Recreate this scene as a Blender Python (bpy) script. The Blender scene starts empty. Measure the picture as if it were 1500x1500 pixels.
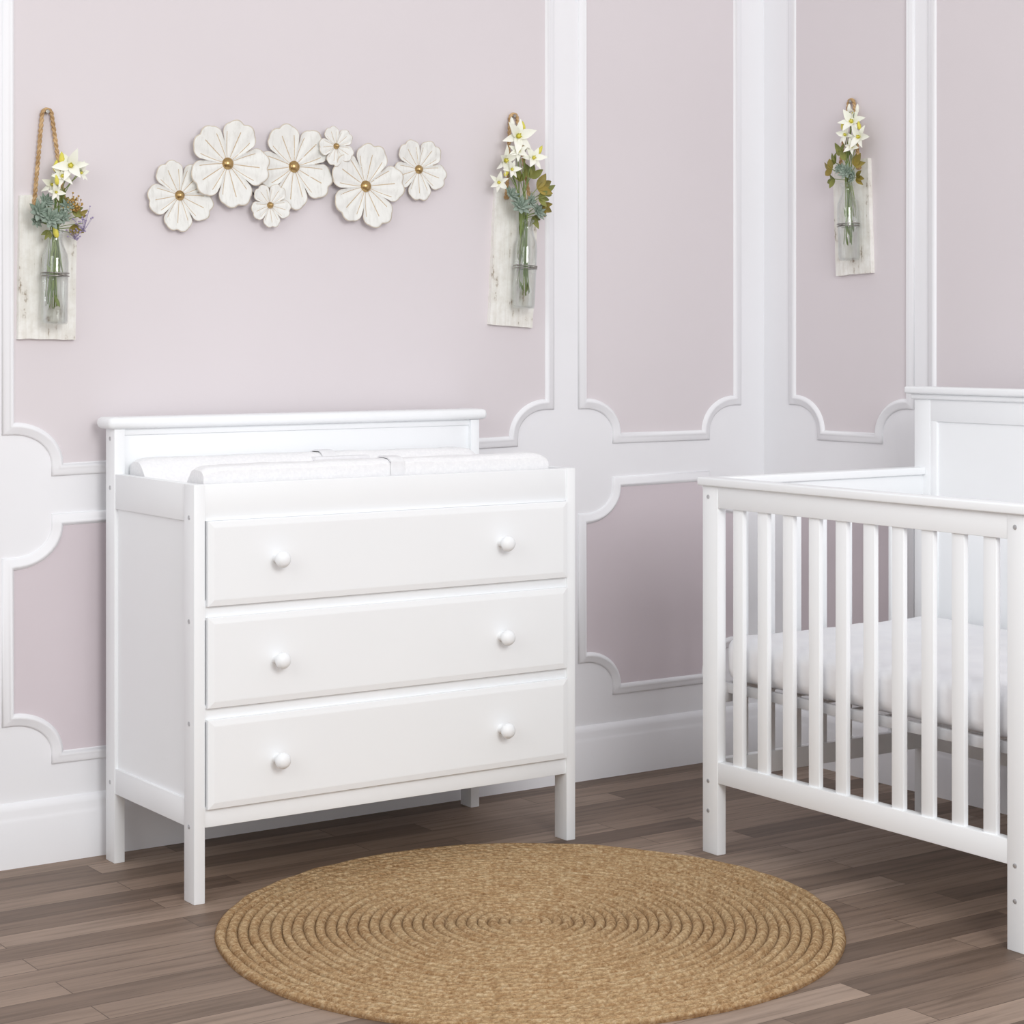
import bpy, bmesh, math, random
from mathutils import Vector, Matrix, noise
R=random.Random(7)
S=bpy.context.scene
S.view_settings.view_transform='Standard'
COL=bpy.context.collection
# ------------------------------------------------------------ materials
def lin(c):
    return tuple(((x/255)/12.92 if x/255<=.04045 else ((x/255+.055)/1.055)**2.4) for x in c)+(1,)
class NT:
    def __init__(s,name):
        s.m=bpy.data.materials.new(name); s.m.use_nodes=True; s.t=s.m.node_tree; s.n=s.t.nodes; s.l=s.t.links
        s.b=s.n['Principled BSDF']; s.o=s.n['Material Output']
    def set(s,n,i,v):
        if isinstance(v,bpy.types.NodeSocket): s.l.new(v,n.inputs[i])
        else: n.inputs[i].default_value=v
    def math(s,op,a,b=0,c=None):
        n=s.n.new('ShaderNodeMath'); n.operation=op; s.set(n,0,a); s.set(n,1,b)
        if c is not None: s.set(n,2,c)
        return n.outputs[0]
    def coord(s,k='Object',scale=(1,1,1)):
        n=s.n.new('ShaderNodeTexCoord'); m=s.n.new('ShaderNodeMapping'); m.inputs['Scale'].default_value=scale
        s.l.new(n.outputs[k],m.inputs[0]); return m.outputs[0]
    def noise(s,vec,sc=5,det=3,rough=.5):
        n=s.n.new('ShaderNodeTexNoise'); s.l.new(vec,n.inputs['Vector']); n.inputs['Scale'].default_value=sc
        n.inputs['Detail'].default_value=det; n.inputs['Roughness'].default_value=rough; return n.outputs['Fac']
    def ramp(s,f,stops):
        n=s.n.new('ShaderNodeValToRGB'); s.l.new(f,n.inputs[0]); e=n.color_ramp.elements
        while len(e)<len(stops): e.new(.5)
        for i,(p,c) in enumerate(stops): e[i].position=p; e[i].color=c
        return n.outputs[0]
    def mix(s,f,a,b,mode='MIX'):
        n=s.n.new('ShaderNodeMix'); n.data_type='RGBA'; n.blend_type=mode
        s.set(n,0,f); s.set(n,6,a); s.set(n,7,b); return n.outputs[2]
    def bump(s,h,st=.2,d=.01):
        n=s.n.new('ShaderNodeBump'); s.l.new(h,n.inputs['Height']); n.inputs['Strength'].default_value=st; n.inputs['Distance'].default_value=d
        s.l.new(n.outputs[0],s.b.inputs['Normal'])
def simple(name,c1,c2=None,rough=.5,sc=8,scale=(1,1,1),bump=0,metal=0,coat=0,bd=.002,lo=.35,hi=.65,spec=.5):
    m=NT(name); v=m.coord('Object',scale); f=m.noise(v,sc,4)
    c2=c2 or tuple(max(0,x-5) for x in c1)
    col=m.ramp(f,[(lo,lin(c2)),(hi,lin(c1))]); m.l.new(col,m.b.inputs['Base Color'])
    m.b.inputs['Roughness'].default_value=rough; m.b.inputs['Metallic'].default_value=metal
    m.b.inputs['Specular IOR Level'].default_value=spec
    if bump: m.bump(f,bump,bd)
    return m.m
M={}
M['paint']=simple('white_painted_wood',(247,249,251),(245,247,249),.4,3,spec=.35)
M['trim']=simple('white_trim_paint',(244,244,247),(242,242,245),.5,4,spec=.3)
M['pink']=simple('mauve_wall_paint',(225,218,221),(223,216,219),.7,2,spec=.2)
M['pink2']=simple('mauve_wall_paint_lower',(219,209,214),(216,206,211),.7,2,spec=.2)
M['pad']=simple('white_terry_fabric',(246,246,247),(240,240,242),.95,160,bump=.15,bd=.002,spec=.1)
M['strap']=simple('white_strap_fabric',(240,240,242),(234,234,236),.9,60,bump=.2,spec=.1)
M['sheet']=simple('white_sheet_fabric',(246,246,248),(242,242,245),.9,14,bump=.4,bd=.008,spec=.1)
M['bolt']=simple('brushed_bolt_metal',(200,200,202),(175,175,178),.35,40,metal=.6)
M['greymetal']=simple('light_grey_metal',(215,215,217),(203,203,206),.4,20,metal=.1)
M['gold']=simple('antique_gold_metal',(196,166,116),(160,128,84),.3,30,metal=1)
M['rope']=simple('jute_rope',(212,180,136),(168,134,92),.9,60,bump=.3)
M['wire']=simple('galvanised_wire',(180,178,172),(120,116,110),.3,30,metal=1)
M['petal']=simple('cream_petal',(250,249,240),(240,242,226),.6,14,spec=.2)
M['yellow']=simple('yellow_green_center',(232,220,96),(210,206,84),.6,30)
M['leaf']=simple('olive_leaf',(140,142,70),(98,106,50),.55,16)
M['leafgold']=simple('golden_brown_leaf',(162,142,62),(116,108,48),.55,16)
M['succ']=simple('grey_green_succulent',(158,172,160),(116,134,118),.6,18)
M['stem']=simple('green_stem',(140,156,92),(106,128,68),.6,20)
M['purple']=simple('purple_sprig',(176,164,194),(150,138,172),.7,30)
M['berry']=simple('ochre_berry',(196,156,84),(150,120,66),.6,30)
m=NT('whitewashed_distressed_wood'); v=m.coord('Object',(40,40,3)); f=m.noise(v,2.2,6,.65); v2=m.coord('Object',(1,1,1)); g=m.noise(v2,22,4,.7)
s_=m.math('MULTIPLY',f,g); c=m.ramp(s_,[(.13,lin((150,132,112))),(.175,lin((230,227,219))),(.32,lin((245,244,239)))])
m.l.new(c,m.b.inputs['Base Color']); m.b.inputs['Roughness'].default_value=.8; m.bump(f,.4,.003); M['board']=m.m
m=NT('clear_bottle_glass'); n=m.n
tr=n.new('ShaderNodeBsdfTransparent'); tr.inputs[0].default_value=(.985,.99,.985,1)
gl=n.new('ShaderNodeBsdfGlossy'); gl.inputs['Roughness'].default_value=.04
lw=n.new('ShaderNodeLayerWeight'); lw.inputs[0].default_value=.35
cl=m.math('MULTIPLY',lw.outputs['Facing'],.7)
cl=m.math('ADD',cl,.05)
mx=n.new('ShaderNodeMixShader'); m.l.new(cl,mx.inputs[0]); m.l.new(tr.outputs[0],mx.inputs[1]); m.l.new(gl.outputs[0],mx.inputs[2]); m.l.new(mx.outputs[0],m.o.inputs[0])
gl.inputs[0].default_value=(.84,.86,.85,1)
M['glass']=m.m
# metal flower material : UV (petal phase, radial)
m=NT('white_enamelled_metal_with_gold_veins'); tc=m.n.new('ShaderNodeTexCoord'); sp=m.n.new('ShaderNodeSeparateXYZ'); m.l.new(tc.outputs['UV'],sp.inputs[0])
ph,rr=sp.outputs[0],sp.outputs[1]
bend=m.math('MULTIPLY',m.math('MULTIPLY',m.math('SUBTRACT',ph,.5),m.math('SUBTRACT',1,rr)),-.25)
d=m.math('ABSOLUTE',m.math('SUBTRACT',m.math('FRACT',m.math('MULTIPLY',m.math('ADD',ph,bend),3)),.5))
wv=m.math('MULTIPLY',d,m.math('ADD',rr,.15))
vein=m.math('LESS_THAN',wv,.030)
win=m.math('MULTIPLY',m.math('GREATER_THAN',rr,.16),m.math('LESS_THAN',rr,.80))
vein=m.math('MULTIPLY',vein,win)
edge=m.math('GREATER_THAN',rr,.975)
nn=m.noise(m.coord('Object'),60,5,.7); nv=m.math('GREATER_THAN',nn,.38)
fac=m.math('MAXIMUM',m.math('MULTIPLY',m.math('MULTIPLY',vein,nv),.8),m.math('MULTIPLY',edge,.45))
base=m.ramp(m.noise(m.coord('Object',(30,30,6)),4,6,.7),[(.25,lin((218,217,211))),(.5,lin((237,237,233)))])
m.l.new(m.mix(fac,base,lin((186,154,104))),m.b.inputs['Base Color']); m.b.inputs['Roughness'].default_value=.6; m.bump(nn,.2,.001); M['artflower']=m.m
# floor
m=NT('grey_brown_wood_plank_floor'); v=m.coord('Object')
br=m.n.new('ShaderNodeTexBrick'); m.l.new(v,br.inputs['Vector']); br.offset=.37; br.offset_frequency=2
for k,val in (('Color1',(0,0,0,1)),('Color2',(1,1,1,1)),('Mortar',(.5,.5,.5,1)),('Scale',1),('Mortar Size',.0011),('Mortar Smooth',.3),('Bias',0),('Brick Width',.56),('Row Height',.078)): br.inputs[k].default_value=val
tone=m.ramp(br.outputs['Color'],[(0,lin((108,91,79))),(.3,lin((128,109,95))),(.65,lin((146,126,111))),(1,lin((162,142,127)))])
off=m.n.new('ShaderNodeVectorMath'); off.operation='MULTIPLY_ADD'; m.l.new(v,off.inputs[0]); off.inputs[1].default_value=(2.2,34,1)
cmb=m.n.new('ShaderNodeCombineXYZ'); bw=m.n.new('ShaderNodeRGBToBW'); m.l.new(br.outputs['Color'],bw.inputs[0])
sc=m.math('MULTIPLY',bw.outputs[0],37); m.l.new(sc,cmb.inputs[0]); m.l.new(sc,cmb.inputs[1]); m.l.new(cmb.outputs[0],off.inputs[2])
gr=m.noise(off.outputs[0],1.6,7,.62)
grc=m.ramp(gr,[(.3,(.6,.58,.56,1)),(.5,(.93,.93,.93,1)),(.7,(1.12,1.11,1.10,1))])
cc=m.mix(1.0,tone,grc,'MULTIPLY'); cc=m.mix(m.math('MULTIPLY',br.outputs['Fac'],.7),cc,lin((62,48,40)))
m.l.new(cc,m.b.inputs['Base Color']); m.b.inputs['Roughness'].default_value=.5; m.b.inputs['Specular IOR Level'].default_value=.25
m.bump(gr,.12,.002); M['floor']=m.m
# jute rug : UV = (arc metres, ring index)
m=NT('braided_jute'); tc=m.n.new('ShaderNodeTexCoord'); sp=m.n.new('ShaderNodeSeparateXYZ'); m.l.new(tc.outputs['UV'],sp.inputs[0])
a,rg=sp.outputs[0],sp.outputs[1]
fr=m.math('FRACT',rg); tri=m.math('ABSOLUTE',m.math('SUBTRACT',fr,.5)); rid=m.math('FLOOR',rg)
rw=m.math('FRACT',m.math('MULTIPLY',m.math('SINE',m.math('MULTIPLY',rid,12.99)),437.5))
phase=m.math('ADD',m.math('MULTIPLY',a,34),m.math('MULTIPLY',tri,1.8)); phase=m.math('ADD',phase,m.math('MULTIPLY',rw,5))
n0=m.noise(m.coord('Object'),45,2); phase=m.math('ADD',phase,m.math('MULTIPLY',n0,2.2))
sw=m.math('SINE',m.math('MULTIPLY',phase,6.2832)); sw=m.math('MULTIPLY_ADD',sw,.5,.5)
cmb=m.n.new('ShaderNodeCombineXYZ'); m.l.new(m.math('MULTIPLY',a,9),cmb.inputs[0]); m.l.new(m.math('MULTIPLY',rid,3.7),cmb.inputs[1])
n1=m.noise(cmb.outputs[0],1.5,6,.8); n2=m.noise(m.coord('Object'),105,5,.85)
c=m.ramp(n1,[(.32,lin((158,118,76))),(.45,lin((192,156,114))),(.58,lin((208,178,136))),(.72,lin((228,206,168)))])
c2=m.ramp(n2,[(.36,lin((122,86,54))),(.5,lin((192,158,116))),(.62,lin((238,216,178)))]); c=m.mix(.6,c,c2)
c=m.mix(m.math('MULTIPLY',m.math('SUBTRACT',1,sw),.16),c,lin((112,78,46)))
gap_shade=m.math('POWER',m.math('MULTIPLY',tri,2),4.5); c=m.mix(m.math('MULTIPLY',gap_shade,.6),c,lin((108,72,44)))  # shade in the valleys between braid rings, painted into the jute colour
m.l.new(c,m.b.inputs['Base Color']); m.b.inputs['Roughness'].default_value=.95; m.b.inputs['Specular IOR Level'].default_value=.1
hh=m.math('ADD',m.math('MULTIPLY',sw,.6),m.math('MULTIPLY',n2,1.1)); m.bump(hh,.85,.005); M['jute']=m.m

# ------------------------------------------------------------ object helpers
ORG={}
def root(name,label,cat,loc,build_origin=(0,0,0),rot=(0,0,0),group=None):
    e=bpy.data.objects.new(name,None); e.empty_display_size=.05; e.location=loc; e.rotation_euler=rot; COL.objects.link(e)
    e['label']=label; e['category']=cat
    if group: e['group']=group
    ORG[e.name]=Vector(build_origin); return e
def add(name,bm,mats,parent=None,label=None,smooth=False,kind=None,center=True,recalc=True):
    if recalc: bmesh.ops.recalc_face_normals(bm,faces=bm.faces)
    me=bpy.data.meshes.new(name); c=Vector((0,0,0))
    if center and len(bm.verts):
        lo=Vector([min(v.co[i] for v in bm.verts) for i in range(3)]); hi=Vector([max(v.co[i] for v in bm.verts) for i in range(3)])
        c=(lo+hi)/2
        for v in bm.verts: v.co-=c
    bm.to_mesh(me); bm.free()
    for mm in (mats if isinstance(mats,(list,tuple)) else [mats]): me.materials.append(M[mm])
    if smooth:
        for p in me.polygons: p.use_smooth=True
        if smooth!='all':
            try: me.set_sharp_from_angle(angle=math.radians(35))
            except Exception: pass
    o=bpy.data.objects.new(name,me); COL.objects.link(o)
    if parent is not None:
        o.parent=parent; o.location=c-ORG[parent.name]
    else: o.location=c
    ORG[o.name]=c
    if label: o['label']=label
    if kind: o['kind']=kind
    return o
def bbox(bm,x0,x1,y0,y1,z0,z1,bev=.0015,seg=2,mi=0):
    vs=[bm.verts.new((x,y,z)) for x in (x0,x1) for y in (y0,y1) for z in (z0,z1)]
    F=[(0,1,3,2),(4,6,7,5),(0,4,5,1),(2,3,7,6),(0,2,6,4),(1,5,7,3)]
    fs=[bm.faces.new([vs[i] for i in f]) for f in F]
    for f in fs: f.material_index=mi
    if bev>0:
        es={e for f in fs for e in f.edges}
        bmesh.ops.bevel(bm,geom=list(es),offset=bev,segments=seg,affect='EDGES',profile=.5)
def box(name,dims,mat,parent,bev=.0015,seg=2,label=None):
    bm=bmesh.new(); bbox(bm,*dims,bev,seg); return add(name,bm,mat,parent,label,smooth=True)
def tube(bm,pts,r,seg=8,closed=False,mi=0):
    pts=[Vector(p) for p in pts]; n=len(pts); rings=[]; up=None
    for i,p in enumerate(pts):
        if closed: d=pts[(i+1)%n]-pts[i-1]
        else: d=pts[min(i+1,n-1)]-pts[max(i-1,0)]
        d.normalize()
        if up is None: up=Vector((0,0,1)) if abs(d.z)<.9 else Vector((1,0,0))
        a=d.cross(up)
        if a.length<1e-5: a=d.orthogonal()
        a.normalize(); b=a.cross(d).normalized(); up=b
        rr=r(i/(n-1)) if callable(r) else r
        rings.append([bm.verts.new(p+a*rr*math.cos(2*math.pi*k/seg)+b*rr*math.sin(2*math.pi*k/seg)) for k in range(seg)])
    for i in range(n if closed else n-1):
        A,B=rings[i],rings[(i+1)%n]
        for k in range(seg):
            f=bm.faces.new((A[k],A[(k+1)%seg],B[(k+1)%seg],B[k])); f.material_index=mi
    if not closed:
        bm.faces.new(rings[0][::-1]).material_index=mi; bm.faces.new(rings[-1]).material_index=mi
def lathe(bm,prof,M4=Matrix(),seg=32,mi=0):
    rings=[]
    for r,z in prof:
        if r<1e-6: rings.append([bm.verts.new(M4@Vector((0,0,z)))])
        else: rings.append([bm.verts.new(M4@Vector((r*math.cos(2*math.pi*k/seg),r*math.sin(2*math.pi*k/seg),z))) for k in range(seg)])
    for A,B in zip(rings,rings[1:]):
        for k in range(seg):
            k2=(k+1)%seg
            if len(A)==1 and len(B)==1: continue
            if len(A)==1: f=bm.faces.new((A[0],B[k],B[k2]))
            elif len(B)==1: f=bm.faces.new((A[k],A[k2],B[0]))
            else: f=bm.faces.new((A[k],A[k2],B[k2],B[k]))
            f.material_index=mi
FRONT=Matrix.Rotation(math.radians(90),4,'X')
SIDE=Matrix.Rotation(math.radians(-90),4,'Y')

# ------------------------------------------------------------ camera
YAW=.9675
cd=bpy.data.cameras.new('camera'); cam=bpy.data.objects.new('camera',cd); COL.objects.link(cam); S.camera=cam
cam.location=(0,0,1.12); cam.rotation_euler=(math.pi/2,0,YAW-math.pi/2)
cd.sensor_width=36; cd.lens=2974.3/1500*36; cd.shift_y=-(750-495.4)/1500; cd.clip_start=.05

# ------------------------------------------------------------ room
YW=4.1415; XW=3.681; ZT=2.6
def struct(name,dims,mat):
    bm=bmesh.new(); bbox(bm,*dims,0); return add(name,bm,mat,kind='structure')
struct('wall_back',(-2.2,XW+.1,YW,YW+.1,0,ZT),'trim')
struct('wall_right',(XW,XW+.1,-2.2,YW,0,ZT),'trim')
struct('floor',(-2.2,XW+.1,-2.2,YW+.1,-.08,0),'floor')
def to_back(a,h,z): return Vector((a,YW-h,z))
def to_right(a,h,z): return Vector((XW-h,a,z))
PROF=[(-.015,0),(-.015,.003),(-.011,.006),(-.002,.007),(.001,.0095),(.005,.0095),(.008,.006),(.010,.0035),(.012,.001)]
tn=[0]
def panel(x0,x1,zb0,zb1,zt0,zt1,tf,pink):
    rx,rz,s=.110,.090,.010; P=[]
    def corner(cx,cz,sx,sz,rev):
        q=[(cx,cz+sz*rz)]
        for i in range(13):
            ph=math.pi/2*i/12
            q.append((cx+sx*(s+(rx-s)*math.sin(ph)),cz+sz*(s+(rz-s)*math.cos(ph))))
        q.append((cx+sx*rx,cz))
        return q[::-1] if rev else q
    P+=corner(x0,zb0,1,1,False); P+=corner(x1,zb1,-1,1,True); P+=corner(x1,zt1,-1,-1,False); P+=corner(x0,zt0,1,-1,True)
    bm=bmesh.new(); n=len(P); P=[Vector(p) for p in P]; rows=[]
    for i in range(n):
        a=(P[i]-P[i-1]).normalized(); b=(P[(i+1)%n]-P[i]).normalized()
        na=Vector((-a.y,a.x)); nb=Vector((-b.y,b.x)); mm=(na+nb)
        mm.normalize(); k=1/max(.55,mm.dot(na))
        rows.append([bm.verts.new(tf(*( (P[i]+mm*k*d).x, h, (P[i]+mm*k*d).y))) for d,h in PROF])
    for i in range(n):
        A,B=rows[i],rows[(i+1)%n]
        for j in range(len(PROF)-1):
            f=bm.faces.new((A[j],B[j],B[j+1],A[j+1])); f.smooth=True
    h=.0015
    def quad(a,b,c,d):
        f=bm.faces.new([bm.verts.new(tf(p[0],h,p[1])) for p in (a,b,c,d)]); f.material_index=1; f.smooth=False
    def inset(x):
        u=(x-s); u=max(0,min(1,u/(rx-s))); return s+(rz-s)*math.sqrt(max(0,1-u*u))
    W_=x1-x0
    def zb(x): return zb0+(zb1-zb0)*(x-x0)/W_
    def zt(x): return zt0+(zt1-zt0)*(x-x0)/W_
    off=[0,s]+[s+(rx-s)*math.sin(math.pi/2*i/12) for i in range(1,13)]
    edges=[x0+o for o in off]+[x1-o for o in off[::-1]]
    def ins(x):
        dd=min(x-x0,x1-x)
        if dd>=rx-1e-6: return 0 if dd>rx+1e-6 else s
        return inset(dd) if dd>=s else rz
    for i in range(len(edges)-1):
        a,b=edges[i],edges[i+1]
        if b-a<1e-5: continue
        if i==len(off)-1: ia=ib=0
        else: ia,ib=ins(a),ins(b)
        quad((a,zb(a)+ia),(b,zb(b)+ib),(b,zt(b)-ib),(a,zt(a)-ia))
    tn[0]+=1
    bmesh.ops.recalc_face_normals(bm,faces=[f for f in bm.faces if f.material_index==0])
    add('trim_%d'%tn[0],bm,['trim',pink],kind='structure',smooth=False,recalc=False)
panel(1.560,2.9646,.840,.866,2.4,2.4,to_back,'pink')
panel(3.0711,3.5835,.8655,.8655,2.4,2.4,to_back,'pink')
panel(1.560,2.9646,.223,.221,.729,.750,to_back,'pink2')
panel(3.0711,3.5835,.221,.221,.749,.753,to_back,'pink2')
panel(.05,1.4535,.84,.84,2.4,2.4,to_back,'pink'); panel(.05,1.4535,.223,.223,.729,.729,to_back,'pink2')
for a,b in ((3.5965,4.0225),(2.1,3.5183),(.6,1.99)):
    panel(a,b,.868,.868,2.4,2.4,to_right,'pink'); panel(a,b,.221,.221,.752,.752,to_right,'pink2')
def baseboard(name,a0,a1,tf):
    pr=[(0,0),(.016,0),(.016,.096),(.014,.102),(.012,.108),(.012,.120),(.009,.128),(.004,.134),(0,.136)]
    bm=bmesh.new(); A=[bm.verts.new(tf(a0,h,z)) for h,z in pr]; B=[bm.verts.new(tf(a1,h,z)) for h,z in pr]
    for i in range(len(pr)-1): bm.faces.new((A[i],B[i],B[i+1],A[i+1]))
    bm.faces.new(A); bm.faces.new(B); add(name,bm,'trim',kind='structure',smooth=True)
baseboard('baseboard_back',-2.2,XW,to_back); baseboard('baseboard_right',-2.2,YW-.016,to_right)

# ------------------------------------------------------------ dresser
W,D,H=.934,.433,.830
dr=root('changing_table_dresser','white wooden three-drawer dresser with a changing tray and raised back rail','dresser',(1.7569+W/2,3.656+D/2,0),(W/2,D/2,0))
pw,pd=.024,.046
def bolts(parent,zs,x,y):
    for z in zs:
        bm=bmesh.new(); lathe(bm,[(0,.0012),(.0032,.0012),(.0046,.0006),(.0048,-.002)],Matrix.Translation((x,y,z))@SIDE,16)
        add('bolt_cap',bm,'bolt',parent,'small brushed metal bolt head',smooth=True)
for x0 in (0,W-pw):
    f=box('leg',(x0,x0+pw,0,pd,0,H),'paint',dr); 
    b=box('leg',(x0,x0+pw,D-pd,D,0,.926),'paint',dr)
    if x0==0:
        bolts(f,(.764,.558,.355,.151),0,pd*.5); bolts(b,(.905,.80,.17),0,D-pd*.5)
bm=bmesh.new()
for x0,x1,xi in ((.002,.022,1),(W-.022,W-.002,-1)):
    bbox(bm,x0,x1,pd-.001,D-pd+.001,.756,H,.0012)
    bbox(bm,x0,x1,pd-.001,D-pd+.001,.148,.202,.0012)
    c=(x0+.006,x0+.014) if xi==1 else (x1-.014,x1-.006)
    bbox(bm,c[0],c[1],pd-.002,D-pd+.002,.19,.77,0)
bbox(bm,.02,W-.02,.02,D-.02,.15,.165,.001)
bbox(bm,.02,W-.02,D-.02,D-.012,.15,.83,.0)
bbox(bm,.02,W-.02,.012,D-.014,.762,.772,0)
add('body',bm,'paint',dr,smooth=True)
bm=bmesh.new()
bbox(bm,pw-.001,W-pw+.001,.003,.022,.757,H,.0015)
for a,b in ((.56,.60),(.358,.392),(.149,.19)): bbox(bm,pw-.001,W-pw+.001,.004,.024,a,b,.001)
add('front_rail',bm,'paint',dr,smooth=True)
bm=bmesh.new(); 
bbox(bm,pw-.001,W-pw+.001,D-.034,D-.014,.78,.926,.001)
bbox(bm,pw-.001,W-pw+.001,D-.038,D-.012,.912,.928,.002)
add('back_board',bm,'paint',dr,smooth=True)
box('top_cap',(-.016,W+.019,D-.056,D+.018,.926,.951),'paint',dr,.011,5)
for (z0,z1),kz in zip(((.588,.757),(.386,.566),(.186,.363)),(.6755,.472,.271)):
    bm=bmesh.new(); x0,x1=pw+.003,W-pw-.003
    def rect(i,y): return [bm.verts.new(p) for p in ((x0+i,y,z0+i),(x1-i,y,z0+i),(x1-i,y,z1-i),(x0+i,y,z1-i))]
    L=[rect(0,.02),rect(0,-.006),rect(.0008,-.0070),rect(.0125,-.0094),rect(.0145,-.0095)]
    for A,B in zip(L,L[1:]):
        for k in range(4): bm.faces.new((A[k],A[(k+1)%4],B[(k+1)%4],B[k]))
    bm.faces.new(L[-1]); bm.faces.new(L[0][::-1])
    d=add('drawer',bm,'paint',dr,smooth=False)
    for kx in (1.9357-1.7569,2.4841-1.7569):
        bm=bmesh.new(); lathe(bm,[(.0105,0),(.0085,.004),(.0072,.010),(.0085,.014),(.0135,.018),(.0165,.024),(.0165,.029),(.0135,.035),(.008,.0385),(0,.0395)],Matrix.Translation((kx,-.0094,kz))@FRONT,28)
        add('knob',bm,'paint',d,'round white wooden knob',smooth='all')
# pad
pad=root('changing_pad','white contoured terry changing pad with strap in the dresser tray','changing pad',(2.222,3.88,.7725),(2.222,3.88,.7725))
bm=bmesh.new(); px0,px1,py0,py1=1.793,2.640,3.688,4.045; nx,ny=90,60
def padz(a,b):
    v=abs(2*b-1)
    zz=.030+.062*(3*min(1,max(0,(v-.35)/.4))**2-2*min(1,max(0,(v-.35)/.4))**3)
    e=min(a,1-a)*.847; zz-=.010*math.exp(-e/.012)
    e2=min(b,1-b)*.357; zz-=.011*math.exp(-(e2/.007))
    zz+=.0028*noise.noise(Vector((a*9,b*7,1)))+.0012*noise.noise(Vector((a*30,b*22,4)))
    return .7725+zz
G=[[bm.verts.new((px0+(px1-px0)*i/nx,py0+(py1-py0)*j/ny,padz(i/nx,j/ny))) for j in range(ny+1)] for i in range(nx+1)]
for i in range(nx):
    for j in range(ny): bm.faces.new((G[i][j],G[i+1][j],G[i+1][j+1],G[i][j+1]))
edge=[G[i][0] for i in range(nx+1)]+[G[nx][j] for j in range(1,ny+1)]+[G[i][ny] for i in range(nx-1,-1,-1)]+[G[0][j] for j in range(ny-1,0,-1)]
low=[bm.verts.new((v.co.x,v.co.y,.7727)) for v in edge]
for k in range(len(edge)): k2=(k+1)%len(edge); bm.faces.new((edge[k],low[k],low[k2],edge[k2]))
bm.faces.new(low)
add('cushion',bm,'pad',pad,smooth=True)
bm=bmesh.new()
def strap(xc0,xc1,w,ys,lift):
    rows=[]
    for i in range(61):
        b=ys[0]+(ys[1]-ys[0])*i/60; xc=xc0+(xc1-xc0)*i/60
        z=padz(.5,b)+lift; rows.append([bm.verts.new((xc+s*w/2,py0+(py1-py0)*b,z+dz)) for s,dz in ((-1,0),(-1,.003),(1,.003),(1,0))])
    for A,B in zip(rows,rows[1:]):
        for k in range(3): bm.faces.new((A[k],A[k+1],B[k+1],B[k]))
strap(2.245,2.245,.034,(.0,1.0),.0015)
x=2.245; vs=[bm.verts.new(p) for p in ((x-.017,py0-.002,.78),(x+.017,py0-.002,.78),(x+.017,py0-.002,padz(.5,0)+.0045),(x-.017,py0-.002,padz(.5,0)+.0045),(x+.017,py0+.004,padz(.5,.012)+.005),(x-.017,py0+.004,padz(.5,.012)+.005))]
bm.faces.new(vs[:4]); bm.faces.new((vs[3],vs[2],vs[4],vs[5]))
bbox(bm,2.20,2.34,3.962,3.992,padz(.5,.8)+.002,padz(.5,.8)+.010,.002)
add('strap',bm,'strap',pad,smooth=True)

# ------------------------------------------------------------ crib
AX,AY,LB=2.8585,3.4153,.9155; BX=AX+.6745; BY=AY-LB
cr=root('crib','white wooden slatted crib with a solid panelled headboard','crib',((AX+BX)/2,(AY+BY)/2,0),((AX+BX)/2,(AY+BY)/2,0))
TH=.024; PW=.050
for y0 in (AY-PW,BY):
    l=box('leg',(AX,AX+TH,y0,y0+PW,0,.80),'paint',cr); bolts(l,(.775,.157,.092),AX,y0+PW*.62)
    box('leg',(BX-TH,BX,y0,y0+PW,0,.978),'paint',cr)
box('top_rail',(AX+.001,AX+TH,BY+PW-.001,AY-PW+.001,.752,.800),'paint',cr)
box('top_cap',(AX-.009,AX+TH+.010,BY-.009,AY+.009,.799,.8167),'paint',cr,.003,3)
box('bottom_rail',(AX+.001,AX+TH,BY+PW-.001,AY-PW+.001,.156,.202),'paint',cr)
for i in range(10):
    y1=3.3216-i*.0787
    box('slat',(AX+.006,AX+.018,y1-.032,y1,.195,.76),'paint',cr,.002,2)
for y0 in (AY-TH-.003,BY+.003):
    box('top_rail',(AX+TH-.001,BX-TH+.001,y0,y0+TH-.003,.752,.800),'paint',cr)
    box('top_cap',(AX+TH+.010,BX-TH+.001,y0-.009,y0+TH+.007,.799,.8165),'paint',cr,.003,3)
    box('bottom_rail',(AX+TH-.001,BX-TH+.001,y0,y0+TH-.003,.156,.202),'paint',cr)
    for i in range(7):
        x0=AX+TH+.058+i*.0785
        box('slat',(x0,x0+.032,y0+.005,y0+.016,.195,.76),'paint',cr,.002,2)
bm=bmesh.new()
y0,y1=BY+PW-.001,AY-PW+.001
bbox(bm,BX-.018,BX-.008,y0,y1,.18,.965,0)
bbox(bm,BX-TH+.001,BX-.002,y0,y1,.925,.978,.0015); bbox(bm,BX-TH+.001,BX-.002,y0,y1,.156,.215,.0015)
bbox(bm,BX-TH+.001,BX-.002,y0,y0+.022,.21,.926,.0015); bbox(bm,BX-TH+.001,BX-.002,y1-.022,y1,.21,.926,.0015)
add('headboard',bm,'paint',cr,smooth=True)
bm=bmesh.new(); bbox(bm,BX-TH-.006,BX+.006,BY-.008,AY+.008,.976,.990,.004,3); bbox(bm,BX-TH-.016,BX+.014,BY-.018,AY+.020,.989,1.006,.005,3)
add('headboard_cap',bm,'paint',cr,smooth=True)
bm=bmesh.new(); fx0,fx1,fy0,fy1=AX+.034,BX-.034,BY+.04,AY-.04
for a,b in (((fx0,fy0),(fx1,fy0)),((fx0,fy1),(fx1,fy1)),((fx0,fy0),(fx0,fy1)),((fx1,fy0),(fx1,fy1))):
    bbox(bm,min(a[0],b[0])-.006,max(a[0],b[0])+.006,min(a[1],b[1])-.006,max(a[1],b[1])+.006,.350,.372,.002)
for i in range(1,9):
    y=fy0+(fy1-fy0)*i/9; tube(bm,[(fx0,y,.366),(fx1,y,.366)],.003,6)
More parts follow.
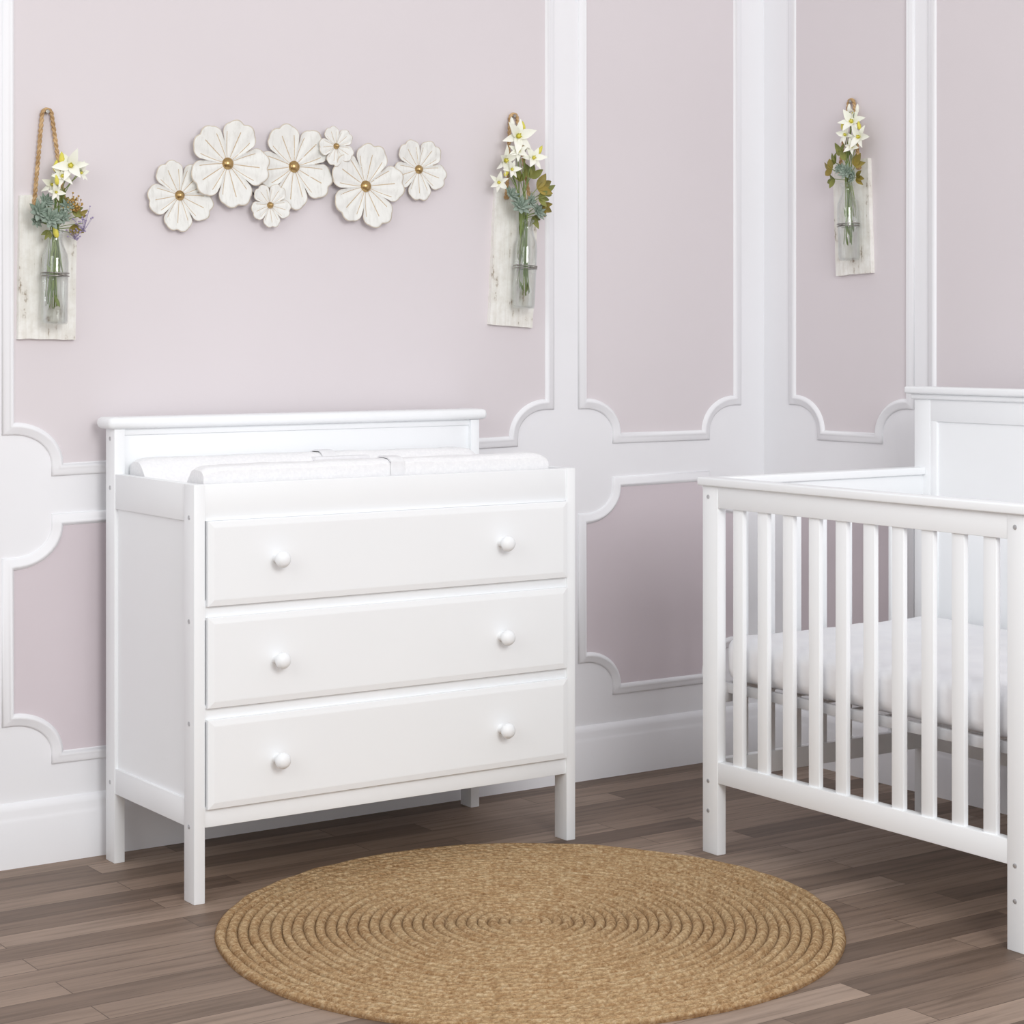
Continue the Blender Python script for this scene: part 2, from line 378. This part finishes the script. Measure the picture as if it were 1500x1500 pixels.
for yy in (fy0,fy1):
    for xx in (fx0,fx1): bbox(bm,xx-.010,xx+.010,yy-.010,yy+.010,.33,.3725,.002)
add('mattress_support',bm,'greymetal',cr,'light grey metal spring frame',smooth=True)
mt=root('crib_mattress','white sheet-covered crib mattress resting on the crib frame','mattress',((AX+BX)/2,(AY+BY)/2,.374),((AX+BX)/2,(AY+BY)/2,.374))
bm=bmesh.new(); bbox(bm,AX+.028,BX-.028,BY+.035,AY-.034,.374,.470,.030,6)
bmesh.ops.subdivide_edges(bm,edges=[e for e in bm.edges if e.calc_length()>.2],cuts=24,use_grid_fill=True)
for v in bm.verts:
    if v.co.z>.40: v.co.z+=.004*noise.noise(v.co*5)+.003*noise.noise(v.co*14)
add('cushion',bm,'sheet',mt,smooth='all')

# ------------------------------------------------------------ rug
RR=.595; cx,cy=2.227,3.169
rings,sub,seg=29,6,320; w=RR/rings
bm=bmesh.new(); uvl=bm.loops.layers.uv.new('UVMap'); grid=[]
for i in range(rings):
    for s in range(sub):
        rho=s/sub; r=(i+rho)*w; hgt=.0025+.0085*math.sqrt(max(0,1-(2*rho-1)**2)) if (i or s) else .010
        grid.append((r,hgt))
grid.append((RR,.004)); grid.append((RR+.001,0))
V=[]
for gi,(r,h) in enumerate(grid):
    row=[]
    for k in range(seg+1):
        th=2*math.pi*k/seg
        wob=1+.006*math.sin(2*th+1)+.004*math.sin(5*th+2)
        wr=.0034*noise.noise(Vector((math.cos(th)*r*7,math.sin(th)*r*7,(gi//sub)*1.3)))
        hh=h+.0022*noise.noise(Vector((math.cos(th)*r*16,math.sin(th)*r*16,gi//sub*.9)))
        rad=max(r,.0005)*wob+(wr if r>.02 else 0)
        row.append(bm.verts.new((cx+rad*math.cos(th),cy+rad*math.sin(th),max(0.0004,hh) if h>0 else .0004)))
    V.append(row)
for gi in range(len(grid)-1):
    ri=min(gi//sub,rings-1); rm=(ri+.5)*w
    for k in range(seg):
        f=bm.faces.new((V[gi][k],V[gi+1][k],V[gi+1][k+1],V[gi][k+1])); f.smooth=True
        for lp,(a,b) in zip(f.loops,((gi,k),(gi+1,k),(gi+1,k+1),(gi,k+1))):
            lp[uvl].uv=(2*math.pi*b/seg*rm, min(ri+.999,max(ri+.001,a/sub)))
rug=add('round_rug',bm,'jute',smooth='all'); rug['label']='round braided natural jute rug lying on the wood floor'; rug['category']='rug'

# ------------------------------------------------------------ metal flower wall art
art=root('flower_wall_art','white metal wall art of seven flowers with gold centers','wall decor',(2.27,YW-.012,1.49),(2.27,YW-.012,1.49))
FL=[(1.9589,1.4368,.084,.2,.008),(2.0785,1.5126,.104,.55,.016),(2.2460,1.5143,.104,.15,.008),(2.1859,1.4224,.053,.4,.022),(2.3580,1.566,.049,.1,.022),(2.4375,1.4768,.104,.75,.016),(2.5836,1.524,.078,.3,.008)]
FL=[(a-.66*(e+.006),b,c,d,e) for a,b,c,d,e in FL]
for fx,fz,r,rot,out in FL:
    bm=bmesh.new(); uvl=bm.loops.layers.uv.new('UVMap'); Nr,Nt=16,240; V=[]
    def outl(th):
        p=((th/(2*math.pi)*5)%1)-.5
        c=math.cos(p*math.pi)
        o=.50+.47*max(0,c)**.30
        o-=.045*math.exp(-(p/.06)**2); o+=.02*math.exp(-((abs(p)-.17)/.08)**2)-.012*math.exp(-((abs(p)-.30)/.03)**2)
        return o
    for i in range(Nr+1):
        q=i/Nr; row=[]
        for k in range(Nt+1):
            th=2*math.pi*k/Nt; p=((k/Nt*5)%1)-.5
            rad=r*outl(th)*q
            y=-(.004+r*.11*q**1.6-.025*r*math.cos(p*6*math.pi)*q*(1-q*.4)- .09*r*q*abs(p))
            row.append(bm.verts.new((fx+rad*math.cos(th+rot),YW-out+y+.002,fz+rad*math.sin(th+rot))))
        V.append(row)
    for i in range(Nr):
        for k in range(Nt):
            pts=((i,k),(i+1,k),(i+1,k+1),(i,k+1))
            f=bm.faces.new([V[a][b] for a,b in pts]); f.smooth=True
            for lp,(a,b) in zip(f.loops,pts):
                base=k//(Nt//5); lp[uvl].uv=(b/Nt*5-base,a/Nr)
    bmesh.ops.remove_doubles(bm,verts=[v for v in V[0]],dist=1e-5)
    fo=add('flower',bm,'artflower',art,'white metal flower with gold veins',smooth='all')
    sm=fo.modifiers.new('thick','SOLIDIFY'); sm.thickness=.0015
    bm=bmesh.new(); kr=r*.115+.0012
    lathe(bm,[(kr*1.05,-.004),(kr*1.05,.002),(kr*.9,.006),(kr*.6,.009),(kr*.25,.0105),(0,.011)],Matrix.Translation((fx,YW-out-.003,fz))@FRONT,24)
    add('flower_center',bm,'gold',fo,'domed gold metal center',smooth='all')
bm=bmesh.new(); pts=[(f[0],YW-.004,f[1]) for f in FL]
for a,b in ((0,1),(1,2),(1,3),(2,3),(2,4),(4,5),(2,5),(5,6)): tube(bm,[pts[a],pts[b]],.002,8)
add('frame_wire',bm,'wire',art,'thin metal backing wire')

# ------------------------------------------------------------ hanging vases + bouquets
def petal(bm,M4,L,Wd,curl,mi=0,fold=.0,pw_=.8,n=6):
    rows=[]
    for i in range(n+1):
        t=i/n; wv=Wd*.5*(math.sin(math.pi*min(1,t**pw_))**.85 if 0<t<1 else .06)
        x=L*(t-.12*curl*curl*t*t*.3); z=L*curl*t*t*.5
        rows.append([bm.verts.new(M4@Vector((x,s*wv,z+fold*abs(s)*wv))) for s in (-1,0,1)])
    for A,B in zip(rows,rows[1:]):
        for k in range(2):
            f=bm.faces.new((A[k],A[k+1],B[k+1],B[k])); f.smooth=True; f.material_index=mi
def face_dir(loc,d,roll=0):
    d=Vector(d).normalized(); q=d.to_track_quat('Z','Y'); return Matrix.Translation(loc)@q.to_matrix().to_4x4()@Matrix.Rotation(roll,4,'Z')
def lily(bm,loc,d,r,rnd):
    B=face_dir(loc,d,rnd.random()*6)
    for k in range(6):
        petal(bm,B@Matrix.Rotation(k*math.pi/3,4,'Z')@Matrix.Rotation(-.40-.25*(k%2)+rnd.uniform(-.2,.2),4,'Y'),r*(1 if k%2 else .9),r*(.50 if k%2 else .38),-.55,0,.35,.75)
    for k in range(5):
        petal(bm,B@Matrix.Rotation(k*1.26+.4,4,'Z')@Matrix.Rotation(-1.0,4,'Y'),r*.34,r*.17,.2,1,.2)
    m4=B@Matrix.Translation((0,0,r*.1)); lathe(bm,[(0,-r*.1),(r*.11,0),(r*.09,r*.15),(0,r*.24)],m4,8,1)
def bud(bm,loc,d,r,mi=0):
    lathe(bm,[(0,-r),(r*.35,-r*.6),(r*.42,0),(r*.25,r*.7),(0,r*1.1)],face_dir(loc,d),8,mi)
def succulent(bm,loc,d,r,rnd):
    B=face_dir(loc,d,rnd.random()*6)
    for layer,(n,tilt,L) in enumerate(((8,-.25,1),(7,-.6,.82),(6,-.95,.6),(4,-1.3,.4))):
        for k in range(n):
            Q=B@Matrix.Rotation(2*math.pi*(k+.5*layer)/n,4,'Z')@Matrix.Rotation(tilt+rnd.uniform(-.1,.1),4,'Y')
            rows=[]
            for i in range(6):
                t=i/5; ww=r*L*.24*math.sin(math.pi*(.12+.86*t)**.9)+.0004; hh=ww*.45
                rows.append([bm.verts.new(Q@Vector((r*L*t,ww*math.cos(a),hh*math.sin(a)+.12*r*t*t))) for a in (0,1.05,2.1,3.14,4.2,5.24)])
            for A,C in zip(rows,rows[1:]):
                for j in range(6): f=bm.faces.new((A[j],A[(j+1)%6],C[(j+1)%6],C[j])); f.smooth=True
            bm.faces.new(rows[-1])
def vase(label,loc,rotz,tilt,bw,bh,u0,v0,sx,sz,shift,rope_px,bott,clampv,flowers,buds,succs,leaves,sprigs,berries,bouq_label,seed):
    rnd=random.Random(seed)
    def P(u,v,o): return Vector(((u-u0-o*shift)*sx,-o,(v0-v)*sz))
    rt=root('hanging_wall_vase',label,'wall vase',loc,(0,0,0),(0,0,rotz),'hanging wall vases'); 
    rt.rotation_euler=(Matrix.Rotation(rotz,3,'Z')@Matrix.Rotation(tilt,3,'Y')).to_euler()
    bm=bmesh.new(); bbox(bm,-bw/2,bw/2,-.014,0,0,bh,0)
    bmesh.ops.subdivide_edges(bm,edges=[e for e in bm.edges if e.calc_length()>.1],cuts=14,use_grid_fill=True)
    for v in bm.verts:
        if abs(abs(v.co.x)-bw/2)<1e-4: v.co.x+=.002*noise.noise(Vector((v.co.x,v.co.y,v.co.z*30+seed)))
        if v.co.z<1e-4 or v.co.z>bh-1e-4: v.co.z+=.002*noise.noise(Vector((v.co.x*40,seed,v.co.z)))
    add('board',bm,'board',rt,'whitewashed distressed wooden board')
    it=Matrix.Rotation(-tilt,3,'Y')
    ax,az=(rope_px[0]-u0)*sx,(v0-rope_px[1])*sz
    apex=it@Vector((ax,-.004,az)); 
    bm=bmesh.new(); hx=bw*.27; path=[]
    L0=Vector((-hx,-.018,bh-.022)); R0=Vector((hx,-.018,bh-.022)); N=50
    for i in range(N+1):
        t=i/N
        if t<.44: p=L0.lerp(apex+Vector((-.011,-.006,-.014)),t/.44)
        elif t>.56: p=(apex+Vector((.011,-.006,-.014))).lerp(R0,(t-.56)/.44)
        else:
            a=math.pi*(1-(t-.44)/.12); p=apex+Vector((.011*math.cos(a),-.006,-.014+.014*math.sin(a)))
        path.append(p)
    for phs in (0,math.pi):
        fine=[]
        for i in range(0,N*4+1):
            t=i/4; a,b=path[int(min(t,N-1))],path[int(min(t,N-1))+1]; p=a.lerp(b,t-int(min(t,N-1)))
            an=i*.6+phs; fine.append(p+Vector((.0022*math.cos(an),.0022*math.sin(an),0)))
        tube(bm,fine,.0029,6)
    for e in (L0,R0): lathe(bm,[(0,.005),(.006,.004),(.0075,0),(.005,-.005),(0,-.006)],Matrix.Translation(e),10)
    add('rope_hanger',bm,'rope',rt,'twisted jute rope loop',smooth='all')
    bm=bmesh.new(); lathe(bm,[(.0025,-.004),(.0025,.010),(.005,.011),(.004,.013),(0,.0135)],Matrix.Translation(apex+Vector((0,.002,-.006)))@FRONT,12)
    add('nail',bm,'wire',rt,'small metal nail',smooth=True)
    ub,vt,vb,wpx=bott; o=.045; 
    cb=it@P(ub,vb,o); cb.y=-o; hb=(vb-vt)*sz; rb=min(.028,.5*wpx/ (1/sz))
    pr=[(0,0),(rb*.9,0),(rb,.005),(rb,hb*.66),(rb*.92,hb*.74),(rb*.62,hb*.84),(rb*.52,hb*.90),(rb*.52,hb*.955),(rb*.66,hb*.965),(rb*.66,hb*.995),(rb*.56,hb)]
    bm=bmesh.new(); lathe(bm,pr,Matrix.Translation(cb),32)
    inner=[(max(0,r-.0018) if r>0 else 0,z+(.003 if z<.01 else 0)) for r,z in pr]; lathe(bm,inner,Matrix.Translation(cb),32)
    add('glass_bottle',bm,'glass',rt,'clear glass bottle with narrow neck',smooth='all')
    zc=(it@P(ub,clampv,o)).z
    bm=bmesh.new()
    for dz in (-.003,.003): tube(bm,[(cb.x+(rb+.001)*math.cos(a),cb.y+(rb+.001)*math.sin(a),zc+dz) for a in [2*math.pi*k/28 for k in range(28)]],.0015,6,True)
    tube(bm,[(cb.x,cb.y+rb,zc),(cb.x,-.014,zc)],.002,6); tube(bm,[(cb.x-.004,cb.y-rb,zc),(cb.x+.012,cb.y-rb-.006,zc)],.0022,6)
    lathe(bm,[(0,.004),(.006,.003),(.008,0)],Matrix.Translation((cb.x,-.0145,zc))@FRONT,14)
    add('bottle_clamp',bm,'wire',rt,'thin metal wire clamp',smooth='all')
    bq=root('flower_bouquet',bouq_label,'flowers',loc,(0,0,0),(0,0,rotz),'bouquets in the wall vases')
    base=P(ub,vb-6,o); base.y=-o; neck=P(ub,vt,o); neck.y=-o
    stems=bmesh.new(); cnt=[0]
    def stem(to,r=.0011):
        cnt[0]+=1
        low_=.02 if cnt[0]%2 else hb*.45
        j=Vector((rnd.uniform(-.65,.65)*rb,rnd.uniform(-.5,.5)*rb,low_+rnd.uniform(0,.03)))
        n_=neck+Vector((rnd.uniform(-.3,.3)*rb,rnd.uniform(-.3,.3)*rb,0)); a=base+j
        pts=[]
        for i in range(13):
            t=i/12
            if t<.5: pts.append(a.lerp(n_,t*2))
            else:
                q=(t-.5)*2; c=n_+Vector((0,0,(to.z-n_.z)*.55)); pts.append(n_*(1-q)**2+c*2*q*(1-q)+to*q*q)
        tube(stems,pts,r,5)
    for (u,v,o_,rp) in flowers:
        p=P(u,v,o_); bm=bmesh.new(); lily(bm,p,(rnd.uniform(-.8,.6),-1,rnd.uniform(-.4,.5)),rp*sz,rnd)
        add('flower',bm,['petal','yellow'],bq,'white lily-like flower with yellow-green center',smooth='all'); stem(p)
    for (u,v,o_,rp,mi) in buds:
        p=P(u,v,o_); bm=bmesh.new(); bud(bm,p,(rnd.uniform(-.6,.6),-.2,1),rp*sz,mi); add('flower_bud',bm,['petal','yellow'],bq,'small closed flower bud',smooth='all'); stem(p,.0009)
    for (u,v,o_,rp) in succs:
        p=P(u,v,o_); bm=bmesh.new(); succulent(bm,p,(rnd.uniform(-.5,.5),-1,rnd.uniform(0,.6)),rp*sz,rnd); add('succulent',bm,'succ',bq,'grey-green succulent rosette'); stem(p,.0016)
    for (u,v,o_,lp,ang,mt_) in leaves:
        p=P(u,v,o_); bm=bmesh.new()
        for k in range(3):
            a=math.radians(ang+(k-1)*38+rnd.uniform(-8,8)); B=Matrix.Translation(p)@Matrix.Rotation(-a,4,'Y')@Matrix.Rotation(math.pi/2+rnd.uniform(-.5,.5),4,'X')
            petal(bm,B,lp*sz*(1 if k==1 else .8),lp*sz*.40,.35*rnd.choice((-1,1)),0,.5,.8,8)
        add('leaf_sprig',bm,mt_,bq,smooth='all'); stem(p,.001)
    for (u,v,o_,lp,mt_) in sprigs+berries:
        p=P(u,v,o_); bm=bmesh.new()
        for k in range(24):
            q=p+Vector((rnd.gauss(0,.36),rnd.gauss(0,.2),rnd.gauss(0,.40)))*lp*sz; rr_=(.0021 if mt_=='purple' else .0026)*rnd.uniform(.8,1.2)
            bmesh.ops.create_icosphere(bm,subdivisions=1,radius=rr_,matrix=Matrix.Translation(q)); tube(bm,[p+Vector((0,0,-lp*sz*.6)),q],.0004,4)
        add('filler_sprig',bm,mt_,bq,smooth='all'); stem(p,.0008)
    for k in range(5):
        z=rnd.uniform(.12,.55); p=base+Vector((rnd.uniform(-.35,.35)*rb,rnd.uniform(-.3,.3)*rb,hb*z)); a=rnd.uniform(.9,2.2)
        petal(stems,Matrix.Translation(p)@Matrix.Rotation(-a,4,'Y')@Matrix.Rotation(1.57,4,'X'),min(.032,rb*1.4),.008,.2,0,.3)
    add('stem',stems,'stem',bq,'green stems and foliage',smooth='all')
vase('whitewashed board with a glass bottle holding lilies, succulents and purple sprigs',(1.640,YW,1.12-(497-495.4)*.00146),0,math.radians(.8),.128,.305,
 64,497,.00153,.00146,389,(65,160),(84,338,475,42),403,
 [(112,246,.075,28),(80,272,.05,20),(97,262,.07,20),(88,284,.065,15),(124,256,.065,16)],[(98,236,.07,10,1),(88,246,.06,9,1),(130,246,.07,9,0),(88,342,.06,10,1),(92,268,.08,8,1)],
 [(64,314,.06,20),(84,324,.075,18),(72,298,.05,14),(98,320,.06,13),(58,326,.05,12),(104,304,.06,12)],
 [(108,335,.06,22,-20,'leafgold'),(92,300,.05,24,70,'leaf'),(112,312,.06,20,20,'leaf'),(78,340,.06,16,-120,'leaf'),(120,318,.06,18,40,'leafgold')],
 [(130,328,.07,20,'purple'),(116,342,.06,16,'purple')],[(120,302,.07,17,'berry'),(108,298,.06,15,'berry')],
 'faux bouquet of white lilies, grey-green succulents, berries and purple sprigs',3)
vase('whitewashed board with a glass bottle holding white lilies and olive leaves',(2.842,YW,1.12+17.5*.00169),0,math.radians(3.2),.128,.338,
 744,478,.00205,.00169,336,(749,167),(766,322,452,40),392,
 [(757,204,.06,29),(738,238,.06,25),(780,235,.07,21),(730,270,.05,17),(759,226,.07,18),(748,252,.065,16)],[(750,184,.05,9,0),(766,188,.05,8,1),(770,216,.06,7,1),(742,256,.06,8,1),(790,222,.06,8,1)],
 [(762,306,.075,18),(748,290,.06,16),(788,312,.06,14),(776,298,.07,13)],
 [(786,278,.07,32,20,'leafgold'),(776,262,.05,30,70,'leaf'),(790,302,.06,26,-20,'leafgold'),(762,268,.05,26,110,'leaf'),(794,284,.06,24,30,'leaf'),(780,318,.05,20,-60,'leaf'),(788,292,.07,22,0,'leaf')],
 [],[],'faux bouquet of white lilies above olive leaves and succulents',11)
vase('whitewashed board with a glass bottle holding small lilies and golden leaves',(XW,3.783,1.12+93.4*.00175),-math.pi/2,math.radians(-2.4),.128,.292,
 1256,401,.00246,.00175,-471,(1251,144),(1242,268,381,31),330,
 [(1246,182,.05,23),(1257,204,.05,21),(1237,200,.06,17),(1249,168,.05,12),(1246,218,.055,15)],[(1242,160,.04,7,0),(1254,162,.04,7,0),(1256,188,.05,7,1),(1232,186,.05,7,1)],
 [(1236,254,.07,13),(1248,262,.06,12),(1228,248,.05,10)],
 [(1216,248,.06,24,160,'leafgold'),(1220,262,.06,20,200,'leaf'),(1250,246,.05,24,50,'leafgold'),(1238,236,.05,24,100,'leaf'),(1252,262,.05,20,-10,'leafgold'),(1222,238,.05,20,130,'leaf'),(1230,226,.05,20,120,'leaf')],
 [],[],'faux bouquet of small white lilies with golden-brown leaves',23)

# ------------------------------------------------------------ lights
wd=bpy.data.worlds.new('world'); S.world=wd; wd.use_nodes=True; wd.node_tree.nodes['Background'].inputs[0].default_value=(.985,.99,1,1); wd.node_tree.nodes['Background'].inputs[1].default_value=.79
def area(name,loc,tgt,size,e):
    l=bpy.data.lights.new(name,'AREA'); l.shape='SQUARE'; l.size=size; l.energy=e; o=bpy.data.objects.new(name,l); COL.objects.link(o); o.location=loc
    o.rotation_euler=(Vector(tgt)-Vector(loc)).to_track_quat('-Z','Y').to_euler()
area('softbox_key',(1.3,-.6,2.3),(2.5,3.8,.6),1.5,78)
area('softbox_fill',(-1.2,1.6,2.3),(2.4,3.8,.7),1.6,18)
